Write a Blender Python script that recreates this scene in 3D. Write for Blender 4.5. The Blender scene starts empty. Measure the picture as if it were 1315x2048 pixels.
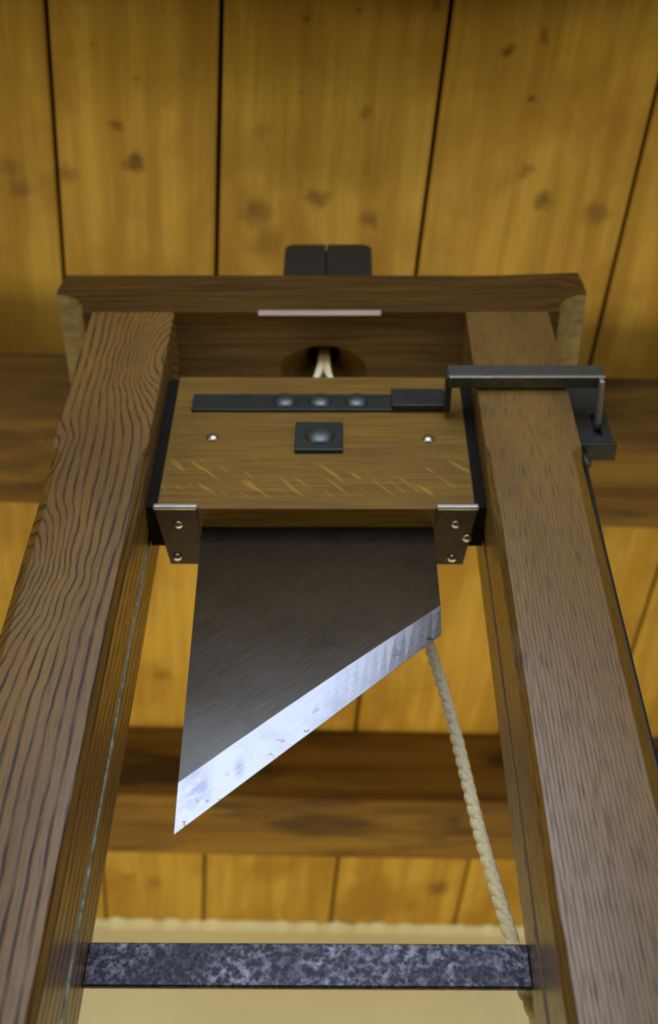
import bpy, bmesh, math, random
from mathutils import Vector, Matrix, noise

random.seed(7)
S = bpy.context.scene
COL = S.collection

# ------------------------------------------------------------------ camera
cam_data = bpy.data.cameras.new('camera')
cam = bpy.data.objects.new('camera', cam_data)
COL.objects.link(cam)
cam_data.sensor_fit = 'VERTICAL'
cam_data.sensor_height = 36.0
cam_data.lens = 44.42
cam_data.clip_start = 0.02
R3 = ((0.99994972, -0.00111652, 0.00996556),
      (0.00545910, -0.77300636, -0.63437478),
      (0.00841173, 0.63439729, -0.77296140))
# columns of R3 are the camera's right, up and back axes
rx, up, bk = (Vector((R3[0][i], R3[1][i], R3[2][i])) for i in range(3))
M4 = Matrix(((rx.x, up.x, bk.x, 0.0305), (rx.y, up.y, bk.y, -0.90), (rx.z, up.z, bk.z, 0.0), (0, 0, 0, 1)))
cam.matrix_world = M4
cam_data.dof.use_dof = True
cam_data.dof.focus_distance = 1.28
cam_data.dof.aperture_fstop = 4.0
cam_data.dof.aperture_blades = 7
S.camera = cam

# ------------------------------------------------------------------ world, lights, exposure
w = bpy.data.worlds.new('world'); S.world = w; w.use_nodes = True
w.node_tree.nodes['Background'].inputs[0].default_value = (0.35, 0.45, 0.7, 1)
w.node_tree.nodes['Background'].inputs[1].default_value = 0.3

def area(name, loc, rot, sx, sy, power, color, spread=180):
    l = bpy.data.lights.new(name, 'AREA'); l.shape = 'RECTANGLE'
    l.size = sx; l.size_y = sy; l.energy = power; l.color = color
    l.spread = math.radians(spread)
    o = bpy.data.objects.new(name, l); COL.objects.link(o)
    o.location = loc; o.rotation_euler = rot
    return o
# unseen warm area light, added in place of light bounced up onto the boards
area('warm_bounce_fill', (-0.1, 1.35, 0.40), (math.pi, 0, 0), 2.8, 0.5, 23.5, (1.0, 0.80, 0.42))
# pair of unseen warm fills, added to light the post fronts and chamfers
for sx_ in (-1, 1):
    area('warm_side_fill', (sx_ * 1.35, -0.95, 0.45), (math.radians(118), 0, math.radians(-52 * sx_ * -1)), 0.4, 0.5, 4.4, (1.0, 0.80, 0.36))
# daylight in the window behind the camera
area('window_daylight', (0.03, -1.245, 1.36), (math.radians(90), 0, 0), 0.86, 1.18, 7.2, (0.70, 0.78, 1.0), 135)

vs = S.view_settings
vs.view_transform = 'Standard'; vs.look = 'None'; vs.gamma = 1.0
vs.use_curve_mapping = False
vs.exposure = 0.0

# ------------------------------------------------------------------ material helpers
class NT:
    def __init__(s, name):
        s.m = bpy.data.materials.new(name); s.m.use_nodes = True
        s.t = s.m.node_tree; s.n = s.t.nodes; s.l = s.t.links
        s.bsdf = s.n['Principled BSDF']
        s.geo = s.n.new('ShaderNodeNewGeometry')
        s.pos = s.geo.outputs['Position']
    def set(s, sock, v):
        if isinstance(v, bpy.types.NodeSocket): s.l.new(v, sock)
        else:
            if isinstance(v, (tuple, list)) and len(v) == 3 and sock.type == 'RGBA': v = (*v, 1)
            sock.default_value = v
    def math(s, op, a, b=0.0, c=0.0, clamp=False):
        n = s.n.new('ShaderNodeMath'); n.operation = op; n.use_clamp = clamp
        s.set(n.inputs[0], a); s.set(n.inputs[1], b); s.set(n.inputs[2], c)
        return n.outputs[0]
    def vmath(s, op, a, b=(0, 0, 0)):
        n = s.n.new('ShaderNodeVectorMath'); n.operation = op
        s.set(n.inputs[0], a); s.set(n.inputs[1], b)
        return n.outputs['Value'] if op in ('DISTANCE', 'LENGTH', 'DOT_PRODUCT') else n.outputs[0]
    def sep(s, v):
        n = s.n.new('ShaderNodeSeparateXYZ'); s.set(n.inputs[0], v); return n.outputs
    def comb(s, x, y, z):
        n = s.n.new('ShaderNodeCombineXYZ')
        for i, v in enumerate((x, y, z)): s.set(n.inputs[i], v)
        return n.outputs[0]
    def noise(s, v, scale=1.0, detail=3.0, rough=0.5, color=False):
        n = s.n.new('ShaderNodeTexNoise'); s.set(n.inputs['Vector'], v)
        n.inputs['Scale'].default_value = scale; n.inputs['Detail'].default_value = detail
        n.inputs['Roughness'].default_value = rough
        return n.outputs['Color' if color else 'Fac']
    def mapr(s, v, a, b, c=0.0, d=1.0, smooth=False):
        n = s.n.new('ShaderNodeMapRange'); s.set(n.inputs[0], v)
        if smooth: n.interpolation_type = 'SMOOTHSTEP'
        for i, k in enumerate((a, b, c, d)): s.set(n.inputs[1 + i], k)
        return n.outputs[0]
    def mix(s, f, a, b, mode='MIX'):
        n = s.n.new('ShaderNodeMix'); n.data_type = 'RGBA'; n.blend_type = mode
        s.set(n.inputs[0], f); s.set(n.inputs[6], a); s.set(n.inputs[7], b)
        return n.outputs[2]
    def bump(s, h, strength=0.3, dist=0.002):
        n = s.n.new('ShaderNodeBump'); s.set(n.inputs['Height'], h)
        n.inputs['Strength'].default_value = strength; n.inputs['Distance'].default_value = dist
        s.l.new(n.outputs[0], s.bsdf.inputs['Normal'])
    def out(s, color=None, rough=None, metal=None, spec=None):
        if color is not None: s.set(s.bsdf.inputs['Base Color'], color)
        if rough is not None: s.set(s.bsdf.inputs['Roughness'], rough)
        if metal is not None: s.set(s.bsdf.inputs['Metallic'], metal)
        if spec is not None: s.set(s.bsdf.inputs['Specular IOR Level'], spec)
        return s.m

def mat_ceiling():
    t = NT('pine_board')
    x, y, z = t.sep(t.pos)
    info = t.n.new('ShaderNodeObjectInfo'); rnd = info.outputs['Random']
    u = t.math('ADD', x, t.math('MULTIPLY', y, 0.080))
    seed = t.math('MULTIPLY', rnd, 37.0)
    long_v = t.comb(t.math('MULTIPLY', u, 26.0), t.math('MULTIPLY', y, 1.6), seed)
    g1 = t.noise(long_v, 1.0, 4, 0.6)
    fine = t.noise(t.comb(t.math('MULTIPLY', u, 160.0), t.math('MULTIPLY', y, 6.0), seed), 1.0, 2)
    blot = t.noise(t.comb(t.math('MULTIPLY', u, 6.0), t.math('MULTIPLY', y, 4.0), seed), 1.0, 4, 0.6)
    # heartwood streak along the middle of each board
    base = t.mix(t.mapr(g1, 0.38, 0.62), (0.60, 0.40, 0.075), (0.43, 0.26, 0.040))
    base = t.mix(t.mapr(blot, 0.46, 0.66, 0, 0.75), base, (0.33, 0.18, 0.026))
    base = t.mix(t.mapr(fine, 0.35, 0.75, 0, 0.22), base, (0.34, 0.19, 0.03))
    # knots
    wob = t.noise(t.pos, 28.0, 4, 0.65, True)
    pw = t.vmath('ADD', t.comb(x, y, 0.0), t.vmath('SCALE', t.vmath('SUBTRACT', wob, (0.5, 0.5, 0.5))))
    t.n[-1]; 
    for nn in t.n:
        if nn.bl_idname == 'ShaderNodeVectorMath' and nn.operation == 'SCALE': nn.inputs['Scale'].default_value = 0.045
    K = [(-0.342,-0.074,.0099,2),(-0.317,-0.014,.0134,1),(-0.429,0.008,.0169,.6),(-0.364,-0.207,.005,.6),
         (-0.299,-0.153,.004,.6),(0.295,-0.198,.0086,.9),(0.348,-0.222,.0062,.7),(0.337,-0.127,.0072,.8),
         (0.07,-0.095,.0073,.6),(-0.118,0.077,.0206,.75),(-0.011,0.054,.0162,.75),(0.079,0.089,.0146,.7),
         (0.341,0.001,.0125,.6),(0.372,0.055,.0144,.8),(0.464,0.078,.0188,.6),(-0.515,0.031,.0187,.5),
         (-0.526,-0.005,.0151,.45),(-0.099,0.139,.028,.45),(0.06,-0.261,.0062,.8),(-0.025,-0.253,.0062,.8),
         (0.174,-0.269,.0062,.6),(-0.1,-0.07,.0148,.4),(0.292,2.062,.027,.7),(-0.544,2.015,.0189,.5),
         (-0.472,2.037,.019,.4),(0.546,1.157,.0135,.5),(-0.379,1.226,.0161,.45),(-0.037,-0.132,.0048,.6)]
    dark = None; red = None
    for kx, ky, r, a in K:
        d = t.vmath('DISTANCE', pw, (kx, ky, 0.0))
        f = t.mapr(d, r * 1.75, r * 0.25, 0.0, min(a, 1.0), True)
        if a > 1: red = f; continue
        dark = f if dark is None else t.math('MAXIMUM', dark, f)
    base = t.mix(t.math('MULTIPLY', dark, 0.85), base, (0.11, 0.055, 0.016))
    base = t.mix(t.math('MULTIPLY', red, 0.75), base, (0.26, 0.055, 0.006))
    hsv = t.n.new('ShaderNodeHueSaturation'); t.l.new(base, hsv.inputs['Color'])
    t.set(hsv.inputs['Value'], t.mapr(rnd, 0, 1, 0.90, 1.08))
    t.bump(t.math('ADD', g1, t.math('MULTIPLY', fine, 0.3)), 0.15, 0.002)
    return t.out(hsv.outputs[0], 0.6, 0, 0.25)

def mat_rustic():
    t = NT('old_beam_wood')
    x, y, z = t.sep(t.pos)
    v = t.comb(t.math('MULTIPLY', x, 1.4), t.math('MULTIPLY', y, 20.0), t.math('MULTIPLY', z, 20.0))
    g = t.noise(v, 1.0, 5, 0.6)
    v2 = t.comb(t.math('MULTIPLY', x, 2.2), t.math('MULTIPLY', y, 9.0), t.math('MULTIPLY', z, 9.0))
    b = t.noise(v2, 1.0, 3, 0.55)
    c = t.mix(t.mapr(g, 0.38, 0.66), (0.22, 0.130, 0.028), (0.11, 0.055, 0.013))
    c = t.mix(t.mapr(b, 0.48, 0.60, 0, 0.85), c, (0.050, 0.030, 0.014))
    sp = t.noise(t.pos, 9.0, 2, 0.5)
    c = t.mix(t.mapr(sp, 0.70, 0.76, 0, 0.7), c, (0.05, 0.025, 0.01))
    t.bump(g, 0.5, 0.006)
    return t.out(c, 0.7, 0, 0.2)

def mat_oak(name, light, mid, dark, spacing, warp, wscale, pore, rough=0.40, axis='Z', line=0.75, seed=0.0, swirl=True):
    """ring-porous oak: broken dark growth lines following a warped field, fine pores"""
    t = NT(name)
    x, y, z = t.sep(t.pos)
    if axis == 'Z': u, v = t.math('ADD', x, t.math('MULTIPLY', y, 0.8)), z
    else: u, v = t.math('ADD', z, t.math('MULTIPLY', y, 0.8)), x
    low = t.noise(t.comb(t.math('MULTIPLY', u, wscale[0]), t.math('MULTIPLY', v, wscale[1]), seed), 1.0, 1.5, 0.45)
    if swirl:   # strong figure high on the post, calmer lower down
        amp = t.mapr(v, 0.80, 1.25, warp * 0.30, warp * 0.5, True)
    else: amp = warp
    fld = t.math('ADD', u, t.math('MULTIPLY', t.math('SUBTRACT', low, 0.5), amp))
    if swirl:   # growth rings bending around grown-over branches
        wv = t.noise(t.comb(t.math('MULTIPLY', x, 22.0), 0.0, t.math('MULTIPLY', z, 16.0)), 1.0, 2, 0.5, True)
        sc = t.vmath('SUBTRACT', wv, (0.5, 0.5, 0.5))
        n_ = t.n.new('ShaderNodeVectorMath'); n_.operation = 'SCALE'; t.l.new(sc, n_.inputs[0]); n_.inputs['Scale'].default_value = 0.035
        pz = t.vmath('ADD', t.comb(x, 0.0, z), n_.outputs[0])
        for kx, kz, rx_, rz_, a_ in ((-0.205, 1.425, 0.050, 0.115, 0.085), (-0.317, 1.215, 0.022, 0.045, -0.028), (-0.322, 1.00, 0.055, 0.105, -0.075), (-0.205, 0.80, 0.05, 0.25, 0.012)):
            q = t.vmath('MULTIPLY', t.vmath('SUBTRACT', pz, (kx, 0.0, kz)), (1 / rx_, 0.0, 1 / rz_))
            d2 = t.vmath('DOT_PRODUCT', q, q)
            fld = t.math('ADD', fld, t.math('MULTIPLY', t.math('EXPONENT', t.math('MULTIPLY', d2, -1.0)), a_))
    jit = t.noise(t.comb(t.math('MULTIPLY', u, 60.0), t.math('MULTIPLY', v, 9.0), seed + 3), 1.0, 2)
    fld2 = t.math('ADD', fld, t.math('MULTIPLY', t.math('SUBTRACT', jit, 0.5), spacing * 0.5))
    fr = t.math('FRACT', t.math('DIVIDE', fld2, spacing))
    tri = t.math('ABSOLUTE', t.math('SUBTRACT', fr, 0.5))
    ln = t.mapr(tri, 0.07, 0.21, 1.0, 0.0)
    dash = t.noise(t.comb(t.math('MULTIPLY', u, 220.0), t.math('MULTIPLY', v, 22.0), seed + 5), 1.0, 2)
    ln = t.math('MULTIPLY', ln, t.mapr(dash, 0.34, 0.56, 0.40, 1.0))
    pr = t.noise(t.comb(t.math('MULTIPLY', fld, 900.0), t.math('MULTIPLY', v, 26.0), seed + 9), 1.0, 2)
    pr = t.mapr(pr, 0.52, 0.66, 0.0, 1.0)
    big = t.noise(t.comb(t.math('MULTIPLY', u, 14.0), t.math('MULTIPLY', v, 3.0), seed + 1), 1.0, 3)
    c = t.mix(t.mapr(big, 0.35, 0.68), light, mid)
    c = t.mix(t.math('MULTIPLY', pr, pore), c, dark)
    c = t.mix(t.math('MULTIPLY', ln, line), c, dark)
    t.bump(t.math('SUBTRACT', 1.0, t.math('ADD', t.math('MULTIPLY', ln, 0.7), t.math('MULTIPLY', pr, 0.3))), 0.25, 0.0008)
    rr = t.math('ADD', rough, t.math('MULTIPLY', t.math('ADD', ln, pr), 0.12))
    t.bsdf.inputs['IOR'].default_value = 1.6
    t.set(t.bsdf.inputs['Coat Weight'], t.math('MULTIPLY', t.mapr(ln, 0, 1, 0.75, 0.05), t.mapr(pr, 0, 1, 1.0, 0.35)))
    t.bsdf.inputs['Coat IOR'].default_value = 1.7
    t.bsdf.inputs['Coat Roughness'].default_value = 0.29
    return t.out(c, rr, 0, 0.4)

def mat_block():
    t = NT('quartersawn_oak')
    x, y, z = t.sep(t.pos)
    g = t.noise(t.comb(t.math('MULTIPLY', x, 9.0), t.math('MULTIPLY', y, 200.0), t.math('MULTIPLY', z, 260.0)), 1.0, 3)
    b = t.noise(t.comb(t.math('MULTIPLY', x, 5.0), t.math('MULTIPLY', y, 20.0), t.math('MULTIPLY', z, 22.0)), 1.0, 3)
    c = t.mix(t.mapr(g, 0.35, 0.65), (0.21, 0.127, 0.021), (0.14, 0.080, 0.013))
    c = t.mix(t.mapr(b, 0.45, 0.7, 0, 0.45), c, (0.13, 0.066, 0.022))
    # ray flecks in the lower half, slanting down to the right
    s1 = t.math('ADD', t.math('MULTIPLY', x, 0.75), t.math('MULTIPLY', z, 0.66))
    s2 = t.math('SUBTRACT', t.math('MULTIPLY', z, 0.75), t.math('MULTIPLY', x, -0.15))
    fl = t.noise(t.comb(t.math('MULTIPLY', s1, 150.0), t.math('MULTIPLY', s2, 30.0), 2.0), 1.0, 2, 0.5)
    fl = t.mapr(fl, 0.585, 0.64)
    band = t.math('MULTIPLY', t.mapr(z, 1.172, 1.195, 0, 1, True), t.mapr(z, 1.27, 1.23, 0, 1, True))
    c = t.mix(t.math('MULTIPLY', t.math('MULTIPLY', fl, band), 0.55), c, (0.46, 0.25, 0.030))
    t.bump(g, 0.15, 0.001)
    return t.out(c, 0.5, 0, 0.25)

def mat_plain_wood(name, a, b):
    t = NT(name)
    x, y, z = t.sep(t.pos)
    g = t.noise(t.comb(t.math('MULTIPLY', x, 14.0), t.math('MULTIPLY', y, 90.0), t.math('MULTIPLY', z, 90.0)), 1.0, 4, 0.6)
    c = t.mix(t.mapr(g, 0.35, 0.65), a, b)
    t.bump(g, 0.3, 0.002)
    return t.out(c, 0.6, 0, 0.3)

def mat_crossbeam():
    t = NT('crossbeam_oak')
    x, y, z = t.sep(t.pos)
    # a swirl of figure near the right end, straight grain elsewhere
    low = t.noise(t.comb(t.math('MULTIPLY', x, 7.0), t.math('MULTIPLY', y, 5.0), t.math('MULTIPLY', z, 16.0)), 1.0, 1.5)
    amp = t.mapr(x, 0.12, 0.28, 0.012, 0.09, True)
    f = t.math('ADD', t.math('ADD', z, t.math('MULTIPLY', y, 0.8)), t.math('MULTIPLY', t.math('SUBTRACT', low, 0.5), amp))
    g = t.noise(t.comb(t.math('MULTIPLY', x, 5.0), t.math('MULTIPLY', f, 170.0), 4.0), 1.0, 3, 0.6)
    c = t.mix(t.mapr(g, 0.36, 0.64), (0.095, 0.050, 0.009), (0.042, 0.021, 0.005))
    t.bump(g, 0.25, 0.002)
    return t.out(c, 0.5, 0, 0.2)

def mat_metal(name, col, rough, metal=1.0, nscale=60.0, amt=0.35, col2=None, bump=0.1, bscale=None, spec=0.5):
    t = NT(name)
    n1 = t.noise(t.pos, nscale, 4, 0.6)
    c2 = col2 or tuple(k * 0.4 for k in col)
    c = t.mix(t.math('MULTIPLY', t.mapr(n1, 0.42, 0.66), amt), col, c2)
    n2 = t.noise(t.pos, bscale or nscale * 3, 3, 0.6)
    t.bump(n2, bump, 0.001)
    r = t.mapr(n1, 0.3, 0.7, rough - 0.06, rough + 0.1)
    return t.out(c, r, metal, spec)

def mat_blade(name, bevel):
    t = NT(name)
    x, y, z = t.sep(t.pos)
    # brushed along the cutting edge
    a = t.math('MULTIPLY', t.math('ADD', x, z), 0.707); b = t.math('MULTIPLY', t.math('SUBTRACT', z, x), 0.707)
    br = t.noise(t.comb(t.math('MULTIPLY', a, 30.0), t.math('MULTIPLY', b, 500.0), 0.0), 1.0, 3, 0.6)
    bl = t.noise(t.pos, 16.0, 4, 0.6)
    base = (0.22, 0.23, 0.25) if bevel else (0.095, 0.095, 0.088)
    c = t.mix(t.mapr(bl, 0.45, 0.72, 0, 0.5), base, tuple(k * 0.55 for k in base))
    spots = t.noise(t.pos, 95.0, 3, 0.6)
    # distance from the cutting edge line: pits gather along it
    e = t.math('SUBTRACT', z, t.math('ADD', t.math('MULTIPLY', x, 0.994), 0.844))
    near = t.mapr(e, 0.030, 0.004)
    pit = t.math('MULTIPLY', t.mapr(spots, 0.62, 0.68), near)
    c = t.mix(t.math('MULTIPLY', pit, 0.9), c, (0.05, 0.03, 0.02))
    if bevel:   # rubbed dark stains close to the point
        d1 = t.vmath('DISTANCE', t.comb(t.math('MULTIPLY', x, 1.8), 0.0, z), (-0.107 * 1.8, 0, 0.769))
        n3 = t.noise(t.comb(t.math('MULTIPLY', a, 45.0), t.math('MULTIPLY', b, 130.0), 3.0), 1.0, 4, 0.7)
        st = t.math('MULTIPLY', t.mapr(d1, 0.034, 0.008, 0, 1, True), t.mapr(n3, 0.38, 0.6))
        d2 = t.vmath('DISTANCE', t.comb(t.math('MULTIPLY', x, 2.5), 0.0, z), (-0.069 * 2.5, 0, 0.797))
        st = t.math('MAXIMUM', st, t.math('MULTIPLY', t.mapr(d2, 0.018, 0.004, 0, 1, True), t.mapr(n3, 0.35, 0.55)))
        c = t.mix(t.math('MULTIPLY', st, 0.75), c, (0.12, 0.12, 0.17))
    else:
        d1 = t.vmath('DISTANCE', t.comb(x, 0.0, z), (-0.112, 0, 0.885))
        n3 = t.noise(t.pos, 60.0, 4, 0.7)
        st = t.math('MULTIPLY', t.mapr(d1, 0.04, 0.005, 0, 1, True), t.mapr(n3, 0.42, 0.6))
        c = t.mix(t.math('MULTIPLY', st, 0.6), c, (0.08, 0.07, 0.05))
    t.bump(br, 0.06, 0.0006)
    return t.out(c, t.mapr(br, 0.3, 0.7, 0.20 if bevel else 0.19, 0.28 if bevel else 0.26), 1.0)

def mat_rope():
    t = NT('hemp_rope')
    n1 = t.noise(t.pos, 260.0, 3, 0.6)
    c = t.mix(t.mapr(n1, 0.35, 0.7), (0.90, 0.84, 0.56), (0.66, 0.58, 0.34))
    t.bump(n1, 0.3, 0.0006)
    return t.out(c, 0.85, 0, 0.15)

def mat_plaster(name, col):
    t = NT(name)
    n1 = t.noise(t.pos, 3.0, 4, 0.6)
    n2 = t.noise(t.pos, 45.0, 4, 0.6)
    c = t.mix(t.mapr(n1, 0.35, 0.7), col, tuple(k * 0.88 for k in col))
    t.bump(n2, 0.2, 0.003)
    return t.out(c, 0.85, 0, 0.2)

M = {}
M['pine'] = mat_ceiling()
M['rustic'] = mat_rustic()
M['oak_left'] = mat_oak('figured_oak', (0.215, 0.120, 0.020), (0.145, 0.074, 0.013), (0.020, 0.012, 0.009), 0.0128, 0.085, (7.0, 2.6), 0.35, 0.40, line=0.95, seed=1.3)
M['oak_right'] = mat_oak('straight_grained_oak', (0.205, 0.118, 0.018), (0.138, 0.074, 0.012), (0.045, 0.026, 0.014), 0.0042, 0.020, (5.0, 1.2), 0.80, 0.38, line=0.40, seed=6.1, swirl=False)
M['block'] = mat_block()
M['crossbeam'] = mat_crossbeam()
M['raw_oak'] = mat_plain_wood('pale_raw_oak', (0.32, 0.25, 0.12), (0.19, 0.14, 0.065))
M['worn'] = mat_plain_wood('worn_sheen_oak', (0.46, 0.36, 0.30), (0.34, 0.26, 0.21))
M['black_iron'] = mat_metal('black_iron', (0.022, 0.028, 0.026), 0.42, 0.2, 40, 0.5, (0.02, 0.02, 0.02), 0.3)
M['dome_iron'] = mat_metal('rivet_iron', (0.10, 0.125, 0.13), 0.40, 0.85, 60, 0.4, None, 0.1)
M['bar_iron'] = mat_metal('worn_bar_iron', (0.13, 0.14, 0.12), 0.45, 0.8, 90, 0.6, (0.05, 0.05, 0.04), 0.4)
M['pale_steel'] = mat_metal('pale_steel', (0.55, 0.55, 0.52), 0.4, 0.9, 50, 0.4)
M['bronze'] = mat_metal('browned_steel', (0.060, 0.036, 0.018), 0.38, 0.1, 45, 0.6, (0.02, 0.014, 0.01), 0.15, None, 0.3)
M['screw'] = mat_metal('screw_steel', (0.50, 0.48, 0.42), 0.25, 0.95, 80, 0.3)
M['liner'] = mat_metal('tarnished_liner', (0.38, 0.44, 0.36), 0.5, 0.6, 120, 0.8, (0.10, 0.12, 0.08), 0.4)
M['blade_face'] = mat_blade('blade_face_steel', False)
M['blade_bevel'] = mat_blade('blade_bevel_steel', True)
M['rope'] = mat_rope()
M['cord'] = mat_metal('black_cord', (0.012, 0.013, 0.016), 0.35, 0.0, 60, 0.3)
M['plaster'] = mat_plaster('cream_plaster', (0.86, 0.90, 0.82))
M['floorwood'] = mat_plain_wood('floor_boards', (0.22, 0.15, 0.09), (0.13, 0.085, 0.05))
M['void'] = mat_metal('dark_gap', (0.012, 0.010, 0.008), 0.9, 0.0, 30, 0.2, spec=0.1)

def mat_hammered():
    t = NT('pitted_steel')
    v = t.n.new('ShaderNodeTexVoronoi'); t.l.new(t.pos, v.inputs['Vector']); v.inputs['Scale'].default_value = 190
    n1 = t.noise(t.pos, 240.0, 4, 0.75)
    n2 = t.noise(t.pos, 120.0, 6, 0.75)
    n4 = t.noise(t.pos, 14.0, 3, 0.6)
    c = t.mix(t.math('MULTIPLY', t.mapr(n2, 0.47, 0.64), t.mapr(n4, 0.38, 0.62, 0.05, 1.0)), (0.022, 0.022, 0.028), (0.18, 0.18, 0.20))
    c = t.mix(t.mapr(n1, 0.45, 0.62, 0, 0.5), c, (0.05, 0.045, 0.05))
    t.bump(t.math('ADD', n1, t.math('MULTIPLY', v.outputs['Distance'], 0.5)), 0.45, 0.001)
    return t.out(c, t.mapr(n2, 0.4, 0.65, 0.36, 0.22), 0.95)
M['hammered'] = mat_hammered()
t = NT('window_sky_glow')
t.bsdf.inputs['Emission Color'].default_value = (0.72, 0.80, 1.0, 1)
t.bsdf.inputs['Emission Strength'].default_value = 1.6
M['sky_pane'] = t.out((0.8, 0.85, 0.9), 0.2)

# ------------------------------------------------------------------ mesh helpers
def obj(name, bm, mat, parent=None, label=None, smooth=False, bevel=0.0, kind=None, seg=2):
    me = bpy.data.meshes.new(name)
    if parent is not None:
        o0 = Vector((0, 0, 0)); p = parent
        while p is not None: o0 += p.location; p = p.parent
        bmesh.ops.translate(bm, verts=bm.verts, vec=-o0)
    bmesh.ops.recalc_face_normals(bm, faces=bm.faces)
    bm.to_mesh(me); bm.free()
    for m_ in (mat if isinstance(mat, (list, tuple)) else [mat]): me.materials.append(m_)
    o = bpy.data.objects.new(name, me); COL.objects.link(o)
    if parent is not None: o.parent = parent
    if smooth:
        for p in me.polygons: p.use_smooth = True
    if bevel:
        b = o.modifiers.new('bevel', 'BEVEL'); b.width = bevel; b.segments = seg
        b.limit_method = 'ANGLE'; b.angle_limit = math.radians(35)
    if label: o['label'] = label
    if kind: o['kind'] = kind
    return o
def thing(name, loc, label, cat, group=None):
    o = bpy.data.objects.new(name, None); COL.objects.link(o); o.location = loc
    o.empty_display_size = 0.05
    o['label'] = label; o['category'] = cat
    if group: o['group'] = group
    return o
def box(x0, x1, y0, y1, z0, z1, bm=None):
    bm = bm or bmesh.new()
    v = [bm.verts.new((x, y, z)) for z in (z0, z1) for y in (y0, y1) for x in (x0, x1)]
    for f in ((0, 1, 3, 2), (4, 6, 7, 5), (0, 4, 5, 1), (2, 3, 7, 6), (0, 2, 6, 4), (1, 5, 7, 3)):
        bm.faces.new([v[i] for i in f])
    return bm
def prism(pts, fn0, fn1, bm=None):
    """closed solid between two copies of an outline"""
    bm = bm or bmesh.new()
    a = [bm.verts.new(fn0(p)) for p in pts]; b = [bm.verts.new(fn1(p)) for p in pts]
    bm.faces.new(a); bm.faces.new(list(reversed(b)))
    n = len(pts)
    for i in range(n): bm.faces.new((a[i], a[(i + 1) % n], b[(i + 1) % n], b[i]))
    return bm
def dome(c, r, h, axis, bm=None, seg=20, rings=5):
    """flattened round head on a surface, bulging along axis"""
    bm = bm or bmesh.new()
    axis = Vector(axis).normalized()
    q = axis.to_track_quat('Z', 'Y'); c = Vector(c)
    prev = None
    base = [bm.verts.new(c + q @ Vector((r * math.cos(6.28319 * k / seg), r * math.sin(6.28319 * k / seg), -0.002))) for k in range(seg)]
    bm.faces.new(list(reversed(base))); prev = base
    for i in range(rings):
        a = math.pi / 2 * i / rings
        ring = [bm.verts.new(c + q @ Vector((r * math.cos(a) * math.cos(6.28319 * k / seg), r * math.cos(a) * math.sin(6.28319 * k / seg), h * math.sin(a)))) for k in range(seg)]
        for k in range(seg): bm.faces.new((prev[k], prev[(k + 1) % seg], ring[(k + 1) % seg], ring[k]))
        prev = ring
    top = bm.verts.new(c + q @ Vector((0, 0, h)))
    for k in range(seg): bm.faces.new((prev[k], prev[(k + 1) % seg], top))
    return bm
def tube(path, r, bm=None, seg=10, rfun=None):
    bm = bm or bmesh.new()
    P = [Vector(p) for p in path]; prev = None; first = None
    ref = Vector((0.0, 1.0, 0.13)).normalized()
    for i, p in enumerate(P):
        d = (P[min(i + 1, len(P) - 1)] - P[max(i - 1, 0)]).normalized()
        s = d.cross(ref).normalized(); q = s.cross(d)
        rr = rfun(i) if rfun else r
        ring = [bm.verts.new(p + (s * math.cos(6.28319 * k / seg) + q * math.sin(6.28319 * k / seg)) * rr) for k in range(seg)]
        if prev:
            for k in range(seg): bm.faces.new((prev[k], prev[(k + 1) % seg], ring[(k + 1) % seg], ring[k]))
        else: first = ring
        prev = ring
    bm.faces.new(list(reversed(first))); bm.faces.new(prev)
    return bm
def cyl(c, r, h, axis, seg=24, bm=None):
    c = Vector(c); a = Vector(axis).normalized()
    return tube([c, c + a * h], r, bm, seg)
def resample(pts, step):
    P = [Vector(p) for p in pts]; out = []
    n = len(P)
    for i in range(n - 1):
        p0, p1, p2, p3 = P[max(i - 1, 0)], P[i], P[i + 1], P[min(i + 2, n - 1)]
        k = max(1, int((p2 - p1).length / step))
        for j in range(k):
            t_ = j / k
            out.append(0.5 * ((2 * p1) + (p2 - p0) * t_ + (2 * p0 - 5 * p1 + 4 * p2 - p3) * t_ ** 2 + (3 * p1 - p0 - 3 * p2 + p3) * t_ ** 3))
    out.append(P[-1]); return out
def cut(o, cutter):
    m_ = o.modifiers.new('cut', 'BOOLEAN'); m_.operation = 'DIFFERENCE'; m_.object = cutter
    m_.solver = 'EXACT'; m_.material_mode = 'TRANSFER'
    dg = bpy.context.evaluated_depsgraph_get()
    me = bpy.data.meshes.new_from_object(o.evaluated_get(dg), depsgraph=dg)
    o.modifiers.clear(); o.data = me
    bpy.data.objects.remove(cutter)

def rope_strands(path, radius, parent, name='strand', pitch=0.045, step=0.004, seg=7):
    P = resample(path, step)
    sr = radius * 0.64; off = radius * 0.36
    ref = Vector((0.0, 1.0, 0.13)).normalized()
    acc = [0.0]
    for i in range(1, len(P)): acc.append(acc[-1] + (P[i] - P[i - 1]).length)
    for s_ in range(3):
        Q = []
        for i, p in enumerate(P):
            d = (P[min(i + 1, len(P) - 1)] - P[max(i - 1, 0)]).normalized()
            a_ = d.cross(ref).normalized(); b_ = a_.cross(d)
            th = acc[i] / pitch * 6.28319 + s_ * 2.0944
            Q.append(p + (a_ * math.cos(th) + b_ * math.sin(th)) * off)
        obj(name, tube(Q, sr, None, seg), M['rope'], parent, smooth=True)

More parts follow.
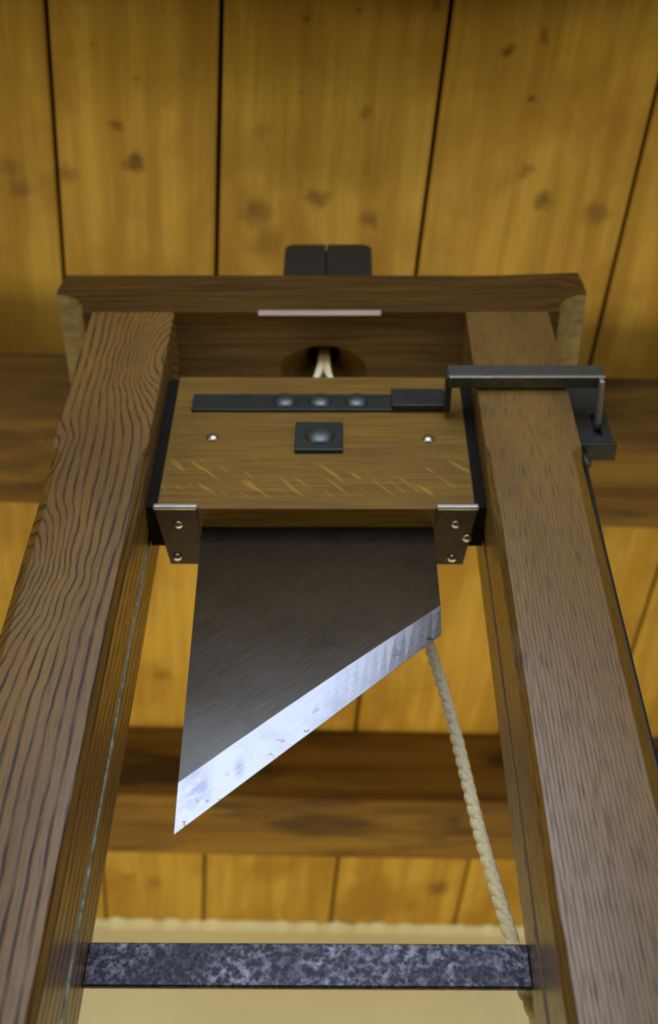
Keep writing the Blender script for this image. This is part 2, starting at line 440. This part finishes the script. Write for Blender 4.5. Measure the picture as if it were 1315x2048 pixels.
# ================================================================== the room
FLOOR, CEIL = -1.5, 2.0
def ceil_thing(): 
    bm = box(-2.3, 2.3, -1.75, 2.45, CEIL + 0.024, CEIL + 0.10)
    o = obj('ceiling', bm, M['void']); o['kind'] = 'structure'; return o
ceiling = ceil_thing()
SL = -0.080      # boards run a little off the guillotine's axis
lines = [-2.20, -1.86, -1.52, -1.17, -0.80, -0.4486, -0.177, 0.1776, 0.5247, 0.775, 1.09, 1.44, 1.80, 2.14]
for a, b in zip(lines[:-1], lines[1:]):
    g = 0.0036; y0, y1 = -1.62, 2.262
    bm = bmesh.new(); n = 12; c = 0.0025; rows = []
    for i in range(n + 1):
        y = y0 + (y1 - y0) * i / n
        j0 = 0.0009 * noise.noise(Vector((a * 9, y * 3, 0))); j1 = 0.0009 * noise.noise(Vector((b * 9, y * 3, 5)))
        xa, xb = a + SL * y + g + j0, b + SL * y - g + j1
        prof = [(xa, CEIL + .024), (xa, CEIL + c), (xa + c, CEIL), (xb - c, CEIL), (xb, CEIL + c), (xb, CEIL + .024)]
        rows.append([bm.verts.new((px, y, pz)) for px, pz in prof])
    for r0, r1 in zip(rows[:-1], rows[1:]):
        for k in range(6): bm.faces.new((r0[k], r0[(k + 1) % 6], r1[(k + 1) % 6], r1[k]))
    bm.faces.new(rows[0]); bm.faces.new(list(reversed(rows[-1])))
    obj('plank', bm, M['pine'], ceiling)

def beam(y_near, slope, width, zb):
    bm = bmesh.new(); n = 46; rows = []
    for i in range(n + 1):
        x = -2.2 + 4.4 * i / n
        y = y_near + slope * x
        w1 = 0.005 * noise.noise(Vector((x * 2.1, y_near * 7, 0))); w2 = 0.005 * noise.noise(Vector((x * 1.7, y_near * 5, 9)))
        w3 = 0.004 * noise.noise(Vector((x * 2.6, 3, y_near)))
        c = 0.006
        prof = [(y + w1, CEIL), (y + w1, zb + c + w3), (y + c + w1, zb + w3), (y + width - c + w2, zb + w3), (y + width + w2, zb + c + w3), (y + width + w2, CEIL)]
        rows.append([bm.verts.new((x, py, pz)) for py, pz in prof])
    for r0, r1 in zip(rows[:-1], rows[1:]):
        for k in range(6): bm.faces.new((r0[k], r0[(k + 1) % 6], r1[(k + 1) % 6], r1[k]))
    bm.faces.new(rows[0]); bm.faces.new(list(reversed(rows[-1])))
    return obj('beam', bm, M['rustic'], ceiling)
beam(-0.555, 0.024, 0.195, 1.792)
beam(0.388, 0.049, 0.197, 1.792)
beam(1.415, 0.029, 0.214, 1.792)

def struct(name, bm, m_):
    o = obj(name, bm, m_); o['kind'] = 'structure'; return o
WS = 0.028
def wall_strip(y, x0, x1): return y + WS * x0, y + WS * x1
bm = bmesh.new()
pts = [(-2.2, 2.236 - 2.2 * WS), (2.2, 2.236 + 2.2 * WS), (2.2, 2.40), (-2.2, 2.40)]
prism(pts, lambda p: (p[0], p[1], FLOOR), lambda p: (p[0], p[1], CEIL), bm)
struct('wall_back', bm, M['plaster'])
# ragged lip of plaster smeared up onto the boards
bm = bmesh.new(); n = 420; rows = []
for i in range(n + 1):
    x = -2.0 + 4.0 * i / n
    yw = 2.236 + WS * x
    j = 0.010 + 0.011 * noise.noise(Vector((x * 26, 0, 0))) + 0.008 * noise.noise(Vector((x * 85, 2, 0)))
    j = max(j, 0.001)
    rows.append([bm.verts.new(p) for p in ((x, yw + .002, CEIL - .030), (x, yw - j * .6, CEIL - .012), (x, yw - j * 1.3, CEIL - .0015), (x, yw + .002, CEIL - .0005))])
for r0, r1 in zip(rows[:-1], rows[1:]):
    for k in range(4): bm.faces.new((r0[k], r0[(k + 1) % 4], r1[(k + 1) % 4], r1[k]))
bm.faces.new(rows[0]); bm.faces.new(list(reversed(rows[-1])))
struct('trim_1', bm, M['plaster'])
struct('wall_left', box(-2.30, -2.20, -1.70, 2.35, FLOOR, CEIL), M['plaster'])
struct('wall_right', box(2.20, 2.30, -1.70, 2.35, FLOOR, CEIL), M['plaster'])
bm = box(-2.2, -0.44, -1.36, -1.26, FLOOR, CEIL)
box(0.50, 2.2, -1.36, -1.26, FLOOR, CEIL, bm)
box(-0.44, 0.50, -1.36, -1.26, FLOOR, 0.73, bm)
box(-0.44, 0.50, -1.36, -1.26, 1.985, CEIL, bm)
struct('wall_front', bm, M['plaster'])
win = struct('window_1', box(-0.44, 0.50, -1.355, -1.350, 0.73, 1.985), M['sky_pane'])
bm = box(-0.44, -0.40, -1.35, -1.27, 0.73, 1.985); box(0.46, 0.50, -1.35, -1.27, 0.73, 1.985, bm)
box(-0.44, 0.50, -1.35, -1.27, 0.73, 0.77, bm); box(-0.44, 0.50, -1.35, -1.27, 1.955, 1.985, bm)
obj('window_frame', bm, M['raw_oak'], win, bevel=0.003)
floor = struct('floor', box(-2.3, 2.3, -1.75, 2.45, FLOOR - 0.05, FLOOR), M['floorwood'])

# ================================================================== guillotine frame
GL = (0.0, 0.08, FLOOR)
gui = thing('guillotine', GL, 'tall brown oak guillotine frame with two uprights under a plank ceiling', 'guillotine')
XI, XO, DEP = 0.2025, 0.3175, 0.160
def post(side, mat, label):
    bm = bmesh.new(); rows = []
    zs = [FLOOR] + [FLOOR + 0.1 + k * 0.02 for k in range(0, 2000) if FLOOR + 0.1 + k * 0.02 < 1.195] + [1.20, 1.205, 1.212, 1.222, 1.26, 1.40, 1.535]
    for z in zs:
        k = min(1.0, max(0.0, (1.222 - z) / 0.018)); k = math.sin(k * math.pi / 2)
        nz_ = noise.noise(Vector((z * 9, side * 3, 0)))
        ci = 0.001 + k * (0.0045 + 0.0022 * nz_); cy = 0.001 + k * (0.013 + 0.004 * nz_)
        co = 0.001 + k * (0.0125 + 0.001 * nz_)
        pr = [(XI + ci, 0), (XI, cy), (XI, .088), (XI + .03, .088), (XI + .03, .103), (XI, .103), (XI, DEP), (XO, DEP), (XO, co), (XO - co, 0)]
        rows.append([bm.verts.new((side * px, py, z)) for px, py in pr])
    n = 10
    for r0, r1 in zip(rows[:-1], rows[1:]):
        for k in range(n): bm.faces.new((r0[k], r0[(k + 1) % n], r1[(k + 1) % n], r1[k]))
    bm.faces.new(rows[0]); bm.faces.new(list(reversed(rows[-1])))
    return obj('upright_post', bm, mat, gui, label)
pl = post(-1, M['oak_left'], 'left upright with bold swirling dark grain')
pr_ = post(1, M['oak_right'], 'right upright with fine straight grain')
def strip(bm_, side):
    pass
# tarnished metal strip lining the left groove
bm = bmesh.new(); rows = []
z = FLOOR
while z < 1.158:
    e = 0.0012 * noise.noise(Vector((z * 60, 0, 0)))
    rows.append([bm.verts.new(p) for p in ((-0.2026 + e, .0975, z), (-0.228, .0975, z), (-0.228, .1028, z), (-0.2026 + e, .1028, z))])
    z += 0.006
for r0, r1 in zip(rows[:-1], rows[1:]):
    for k in range(4): bm.faces.new((r0[k], r0[(k + 1) % 4], r1[(k + 1) % 4], r1[k]))
bm.faces.new(rows[0]); bm.faces.new(list(reversed(rows[-1])))
obj('groove_liner', bm, M['liner'], pl)

# crossbeam with coved ends
def cove(s, xe, cx, z0=1.535, z1=1.583):
    out = []
    for k in range(9):
        a = math.pi / 2 * k / 8
        out.append((s * (xe - (xe - cx) * math.sin(a)), z0 + (z1 - z0) * math.cos(a)))
    return out
left = [(-0.371, 1.640), (-0.376, 1.600)] + cove(-1, 0.3755, 0.331)
right = list(reversed(cove(1, 0.3775, 0.333))) + [(0.3775, 1.610), (0.374, 1.6470), (0.335, 1.6440), (0.25, 1.6385)]
prof = left + right
bm = prism(prof, lambda p: (p[0], 0.0, p[1]), lambda p: (p[0], 0.168, p[1]))
for f in bm.faces:
    c = f.calc_center_median(); nrm = f.normal
    if len(f.verts) == 4 and c.z < 1.584 and abs(c.x) > 0.331 and abs(c.z - 1.535) > 0.0005: f.material_index = 1  # cove faces: raw cut oak, with light from below put into the colour
xb = obj('crossbeam', bm, [M['crossbeam'], M['raw_oak'], M['worn']], gui)
# countersunk rope hole
bm = bmesh.new()
r0 = [bm.verts.new((0.004 + 0.064 * math.cos(6.28319 * k / 40), 0.094 + 0.040 * math.sin(6.28319 * k / 40), 1.533)) for k in range(40)]
r1 = [bm.verts.new((0.004 + 0.024 * math.cos(6.28319 * k / 40), 0.094 + 0.020 * math.sin(6.28319 * k / 40), 1.575)) for k in range(40)]
r2 = [bm.verts.new((0.004 + 0.024 * math.cos(6.28319 * k / 40), 0.094 + 0.020 * math.sin(6.28319 * k / 40), 1.70)) for k in range(40)]
for a, b in ((r0, r1), (r1, r2)):
    for k in range(40): bm.faces.new((a[k], a[(k + 1) % 40], b[(k + 1) % 40], b[k]))
bm.faces.new(r0); bm.faces.new(r2)
cut(xb, obj('cutter', bm, M['crossbeam'], gui))
# worn bottom front edge, its bluish sheen put into the colour
bm = box(-0.086, 0.085, -0.012, 0.012, -0.0042, 0.0042)
bmesh.ops.rotate(bm, verts=bm.verts, cent=(0, 0, 0), matrix=Matrix.Rotation(math.radians(-45), 3, 'X'))
bmesh.ops.translate(bm, verts=bm.verts, vec=(0, -0.0002, 1.5346))
cut(xb, obj('cutter', bm, M['worn'], gui))
b_ = xb.modifiers.new('bevel', 'BEVEL'); b_.width = 0.0015; b_.segments = 1; b_.limit_method = 'ANGLE'; b_.angle_limit = math.radians(50)

# pulley housing on top of the crossbeam
ph = thing('pulley_housing', (0, 0, 0), '', ''); 
for k in ('label', 'category'): del ph[k]
ph.parent = gui; ph.location = Vector((0.008, 0.12, 1.64)) - Vector(GL)
def cheek(x0, x1, rl, rr):
    pts = [(x0, 1.640), (x1, 1.640)]
    for c, r, a0 in (((x1, 1), rr, 0), ((x0, -1), rl, 90)):
        cx, s_ = c
        for k in range(6):
            a = math.radians(a0 + 90 * k / 5)
            pts.append((cx - s_ * r + r * math.cos(a), 1.833 - r + r * math.sin(a)))
    return pts
for x0, x1, rl, rr in ((-0.0600, 0.0050, 0.016, 0.003), (0.0068, 0.0775, 0.003, 0.016)):
    obj('housing_cheek', prism(cheek(x0, x1, rl, rr), lambda p: (p[0], 0.050, p[1]), lambda p: (p[0], 0.165, p[1])), M['black_iron'], ph, bevel=0.002)
obj('housing_web', box(0.0049, 0.0069, 0.060, 0.155, 1.641, 1.829), M['cord'], ph)
obj('pulley_wheel', cyl((-0.004, 0.148, 1.765), 0.045, 0.020, (1, 0, 0), 32), M['bar_iron'], ph)

# iron brace bar between the uprights
bm = box(-0.2025, 0.2025, 0.149, 0.155, 0.6065, 0.6500)
obj('brace_bar', bm, M['hammered'], gui, 'pitted dark steel bar tying the uprights together', bevel=0.0012)

# release lever on the right upright
rel = bpy.data.objects.new('release_lever', None); COL.objects.link(rel); rel.parent = gui
rel.location = Vector((0.26, -0.01, 1.35)) - Vector(GL); rel['label'] = 'dark iron release lever hooked over the right upright'
obj('lever_bar', box(0.1655, 0.361, -0.0200, -0.0045, 1.3385, 1.3690), M['bar_iron'], rel, bevel=0.001)
obj('lever_catch_light', box(0.166, 0.362, -0.0212, -0.0195, 1.3385, 1.3430), M['pale_steel'], rel, 'lower edge, its catch light painted as a pale strip', bevel=0.0004)  # pale strip paints the catch light along the lower edge of the bar
obj('catch_arm', box(0.1625, 0.1700, -0.0195, 0.0340, 1.3400, 1.3600), M['black_iron'], rel, bevel=0.001)
bm = prism([(-0.019, 1.343), (0.048, 1.336), (0.048, 1.322), (0.036, 1.318), (-0.019, 1.331)], lambda p: (0.3545, p[0], p[1]), lambda p: (0.3605, p[0], p[1]))
obj('hook_arm', bm, M['pale_steel'], rel, 'pale worn steel hook', bevel=0.001)
gp = box(0.3176, 0.3740, 0.044, 0.052, 1.2850, 1.4150)
gpo = obj('guide_plate', gp, M['black_iron'], rel)
cb = box(0.3535, 0.3610, 0.03, 0.06, 1.305, 1.352)
cut(gpo, obj('cutter', cb, M['void'], rel))
bv = gpo.modifiers.new('bevel', 'BEVEL'); bv.width = 0.003; bv.segments = 2; bv.limit_method = 'ANGLE'
obj('bracket_box', box(0.3176, 0.3740, 0.052, 0.060, 1.2850, 1.4150), M['black_iron'], rel, bevel=0.002)
obj('bracket_foot', box(0.3176, 0.3755, 0.040, 0.066, 1.2790, 1.2855), M['black_iron'], rel, bevel=0.0015)
bm = tube([(0.334, 0.056, 1.280), (0.334, 0.056, 1.262)], 0.0055, None, 12)
dome((0.334, 0.056, 1.262), 0.0085, 0.010, (0, 0, -1), bm)
obj('bolt', bm, M['dome_iron'], rel, smooth=True)
pth = resample([(0.3265, 0.046, 1.282), (0.3255, 0.030, 1.22), (0.3225, 0.028, 1.05), (0.3222, 0.027, 0.6), (0.3225, 0.027, -0.4), (0.323, 0.03, -1.0)], 0.04)
obj('release_cord', tube(pth, 0.0030, None, 10), M['cord'], rel, 'black cord running down the side of the right upright', smooth=True)

# ================================================================== sliding blade carriage
CL = (0.0, 0.09, 1.155)
car = thing('blade_carriage', CL, 'oak block with iron strap carrying a slanted steel blade between the uprights', 'guillotine blade')
YF, YB, ZB, ZT = 0.045, 0.129, 1.158, 1.4400
bm = bmesh.new(); n = 1
pts = [(-0.189, YF), (0.189, YF), (0.177, YB), (-0.177, YB)]
prism(pts, lambda p: (p[0], p[1], ZB), lambda p: (p[0], p[1], ZT), bm)
obj('block', bm, M['block'], car, 'brown oak block', bevel=0.0015)
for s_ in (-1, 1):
    bm = bmesh.new()  # black boxes stand in for gap shade; the last is the groove tongue
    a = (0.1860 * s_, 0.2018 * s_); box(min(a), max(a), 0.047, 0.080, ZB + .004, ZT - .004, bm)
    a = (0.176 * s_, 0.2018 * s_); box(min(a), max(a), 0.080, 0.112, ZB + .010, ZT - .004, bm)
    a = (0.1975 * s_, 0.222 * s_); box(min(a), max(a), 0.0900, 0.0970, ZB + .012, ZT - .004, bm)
    obj('tongue_gap_shade', bm, M['void'], car, 'black groove tongue with filler standing for the shaded gap')
# blade
TH0, TH1 = 0.0735, 0.0805
A = (-0.1375, 1.175); B = (0.1400, 1.175); Cc = (0.1408, 1.0225); E_ = (0.1397, 0.9835); T = (-0.1255, 0.7194); F = (-0.1266, 0.7745)
N = 26
bevtop = []
for i in range(N + 1):
    k = i / N
    x = Cc[0] + (F[0] - Cc[0]) * k; z = Cc[1] + (F[1] - Cc[1]) * k
    z += 0.0035 * math.sin(math.pi * k) + 0.0008 * noise.noise(Vector((k * 14, 0, 0)))
    bevtop.append((x, z))
edge = []
for i in range(N + 1):
    k = i / N
    x = E_[0] + (T[0] - E_[0]) * k; z = E_[1] + (T[1] - E_[1]) * k
    edge.append((x, z + (0.0006 * noise.noise(Vector((k * 22, 3, 0))) if 0 < i < N else 0)))
bm = bmesh.new()
vA, vB = bm.verts.new((A[0], TH0, A[1])), bm.verts.new((B[0], TH0, B[1]))
vt = [bm.verts.new((x, TH0, z)) for x, z in bevtop]
ve = [bm.verts.new((x, TH1 - 0.0006, z)) for x, z in edge]
vb = [bm.verts.new((x, TH1, z)) for x, z in edge]
vA2, vB2 = bm.verts.new((A[0], TH1, A[1])), bm.verts.new((B[0], TH1, B[1]))
bm.faces.new([vA, vB] + vt)
for i in range(N):
    f = bm.faces.new((vt[i], ve[i], ve[i + 1], vt[i + 1])); f.material_index = 1
    f = bm.faces.new((ve[i], vb[i], vb[i + 1], ve[i + 1])); f.material_index = 1
bm.faces.new([vB2, vA2] + list(reversed(vb)))
bm.faces.new((vA, vA2, vB2, vB))
bm.faces.new((vB, vB2, vb[0], ve[0], vt[0]))
bm.faces.new((vA, vt[-1], ve[-1], vb[-1], vA2))
obj('blade', bm, [M['blade_face'], M['blade_bevel']], car, 'slanted grey steel blade with a bright bevelled edge')
# corner plates
for s_ in (-1, 1):
    xin = 0.1400 if s_ < 0 else 0.1425
    bm = prism([(xin, 0.0415), (0.1915, 0.0415), (0.1785, 0.1305), (xin, 0.1305)],
               lambda p: (s_ * p[0], p[1], 1.1545), lambda p: (s_ * p[0], p[1], 1.1580))
    cpo = obj('corner_plate', bm, M['bronze'], car, bevel=0.0006)
    a = (s_ * xin, s_ * 0.1925)
    obj('front_lip', box(min(a), max(a), 0.0395, 0.0450, 1.1540, 1.1612), M['pale_steel'], cpo, bevel=0.0018, seg=3)
    scr = [(0.1643, 0.0675), (0.1695, 0.119)] if s_ < 0 else [(0.1666, 0.0664), (0.1649, 0.1204), (0.181, 0.088)]
    for sx, sy in scr:
        bm = dome((s_ * sx, sy, 1.1545), 0.0060, 0.0034, (0, 0, -1))
        so = obj('screw', bm, M['screw'], cpo, smooth=True)
# iron strap and rivets
st = obj('iron_strap', box(-0.1655, 0.1640, 0.0405, 0.0450, 1.3560, 1.3925), M['black_iron'], car, bevel=0.001)
obj('strap_catch', box(0.0955, 0.1650, 0.0330, 0.0406, 1.3555, 1.3945), M['black_iron'], st, bevel=0.0012)
for x in (-0.0440, 0.0020, 0.0500):
    obj('rivet', dome((x, 0.0405, 1.3760), 0.0158, 0.0062, (0, -1, 0)), M['dome_iron'], st, smooth=True)
wp = obj('square_washer', box(-0.0285, 0.0320, 0.0385, 0.0450, 1.2660, 1.3265), M['black_iron'], car, 'dark square iron washer', bevel=0.0014)
obj('rivet', dome((0.0030, 0.0385, 1.2960), 0.0190, 0.0070, (0, -1, 0)), M['dome_iron'], wp, smooth=True)
for x, z in ((-0.1333, 1.2995), (0.1402, 1.2965)):
    bm = dome((x, 0.0450, z), 0.0085, 0.0050, (0, -1, 0))
    obj('screw', bm, M['screw'], car, 'small round screw head', smooth=True)

# ================================================================== ropes
ey = thing('lifting_rope', (0.004, 0.094, 1.442), 'short pale rope loop on top of the oak block, entering the hole in the crossbeam', 'rope')
rope_strands([(-0.0105, 0.088, 1.4425), (-0.0098, 0.089, 1.475), (-0.003, 0.091, 1.520), (0.001, 0.094, 1.560), (0.002, 0.094, 1.640)], 0.0058, ey, pitch=0.03)
rope_strands([(0.0195, 0.088, 1.4425), (0.0185, 0.089, 1.475), (0.011, 0.091, 1.520), (0.0085, 0.094, 1.560), (0.007, 0.094, 1.640)], 0.0058, ey, pitch=0.03)
obj('thimble', prism([(-0.003, 1.4415), (0.0125, 1.4415), (0.009, 1.50), (0.0045, 1.515), (0.0005, 1.50)], lambda p: (p[0], 0.084, p[1]), lambda p: (p[0], 0.090, p[1])), M['bar_iron'], ey, 'grey metal thimble')
hr = thing('hauling_rope', (0.2, 0.2, 0.6), 'long pale twisted rope slanting down behind the blade and brace bar', 'rope')
rope_strands([(0.0065, 0.172, 1.765), (0.012, 0.215, 1.72), (0.034, 0.250, 1.640), (0.078, 0.250, 1.42), (0.1085, 0.250, 1.29), (0.1404, 0.250, 1.14), (0.1615, 0.243, 1.005),
              (0.1795, 0.228, 0.830), (0.1965, 0.206, 0.690), (0.2035, 0.200, 0.632), (0.210, 0.195, 0.597), (0.235, 0.19, 0.42), (0.28, 0.19, 0.0)], 0.0080, hr, pitch=0.055)
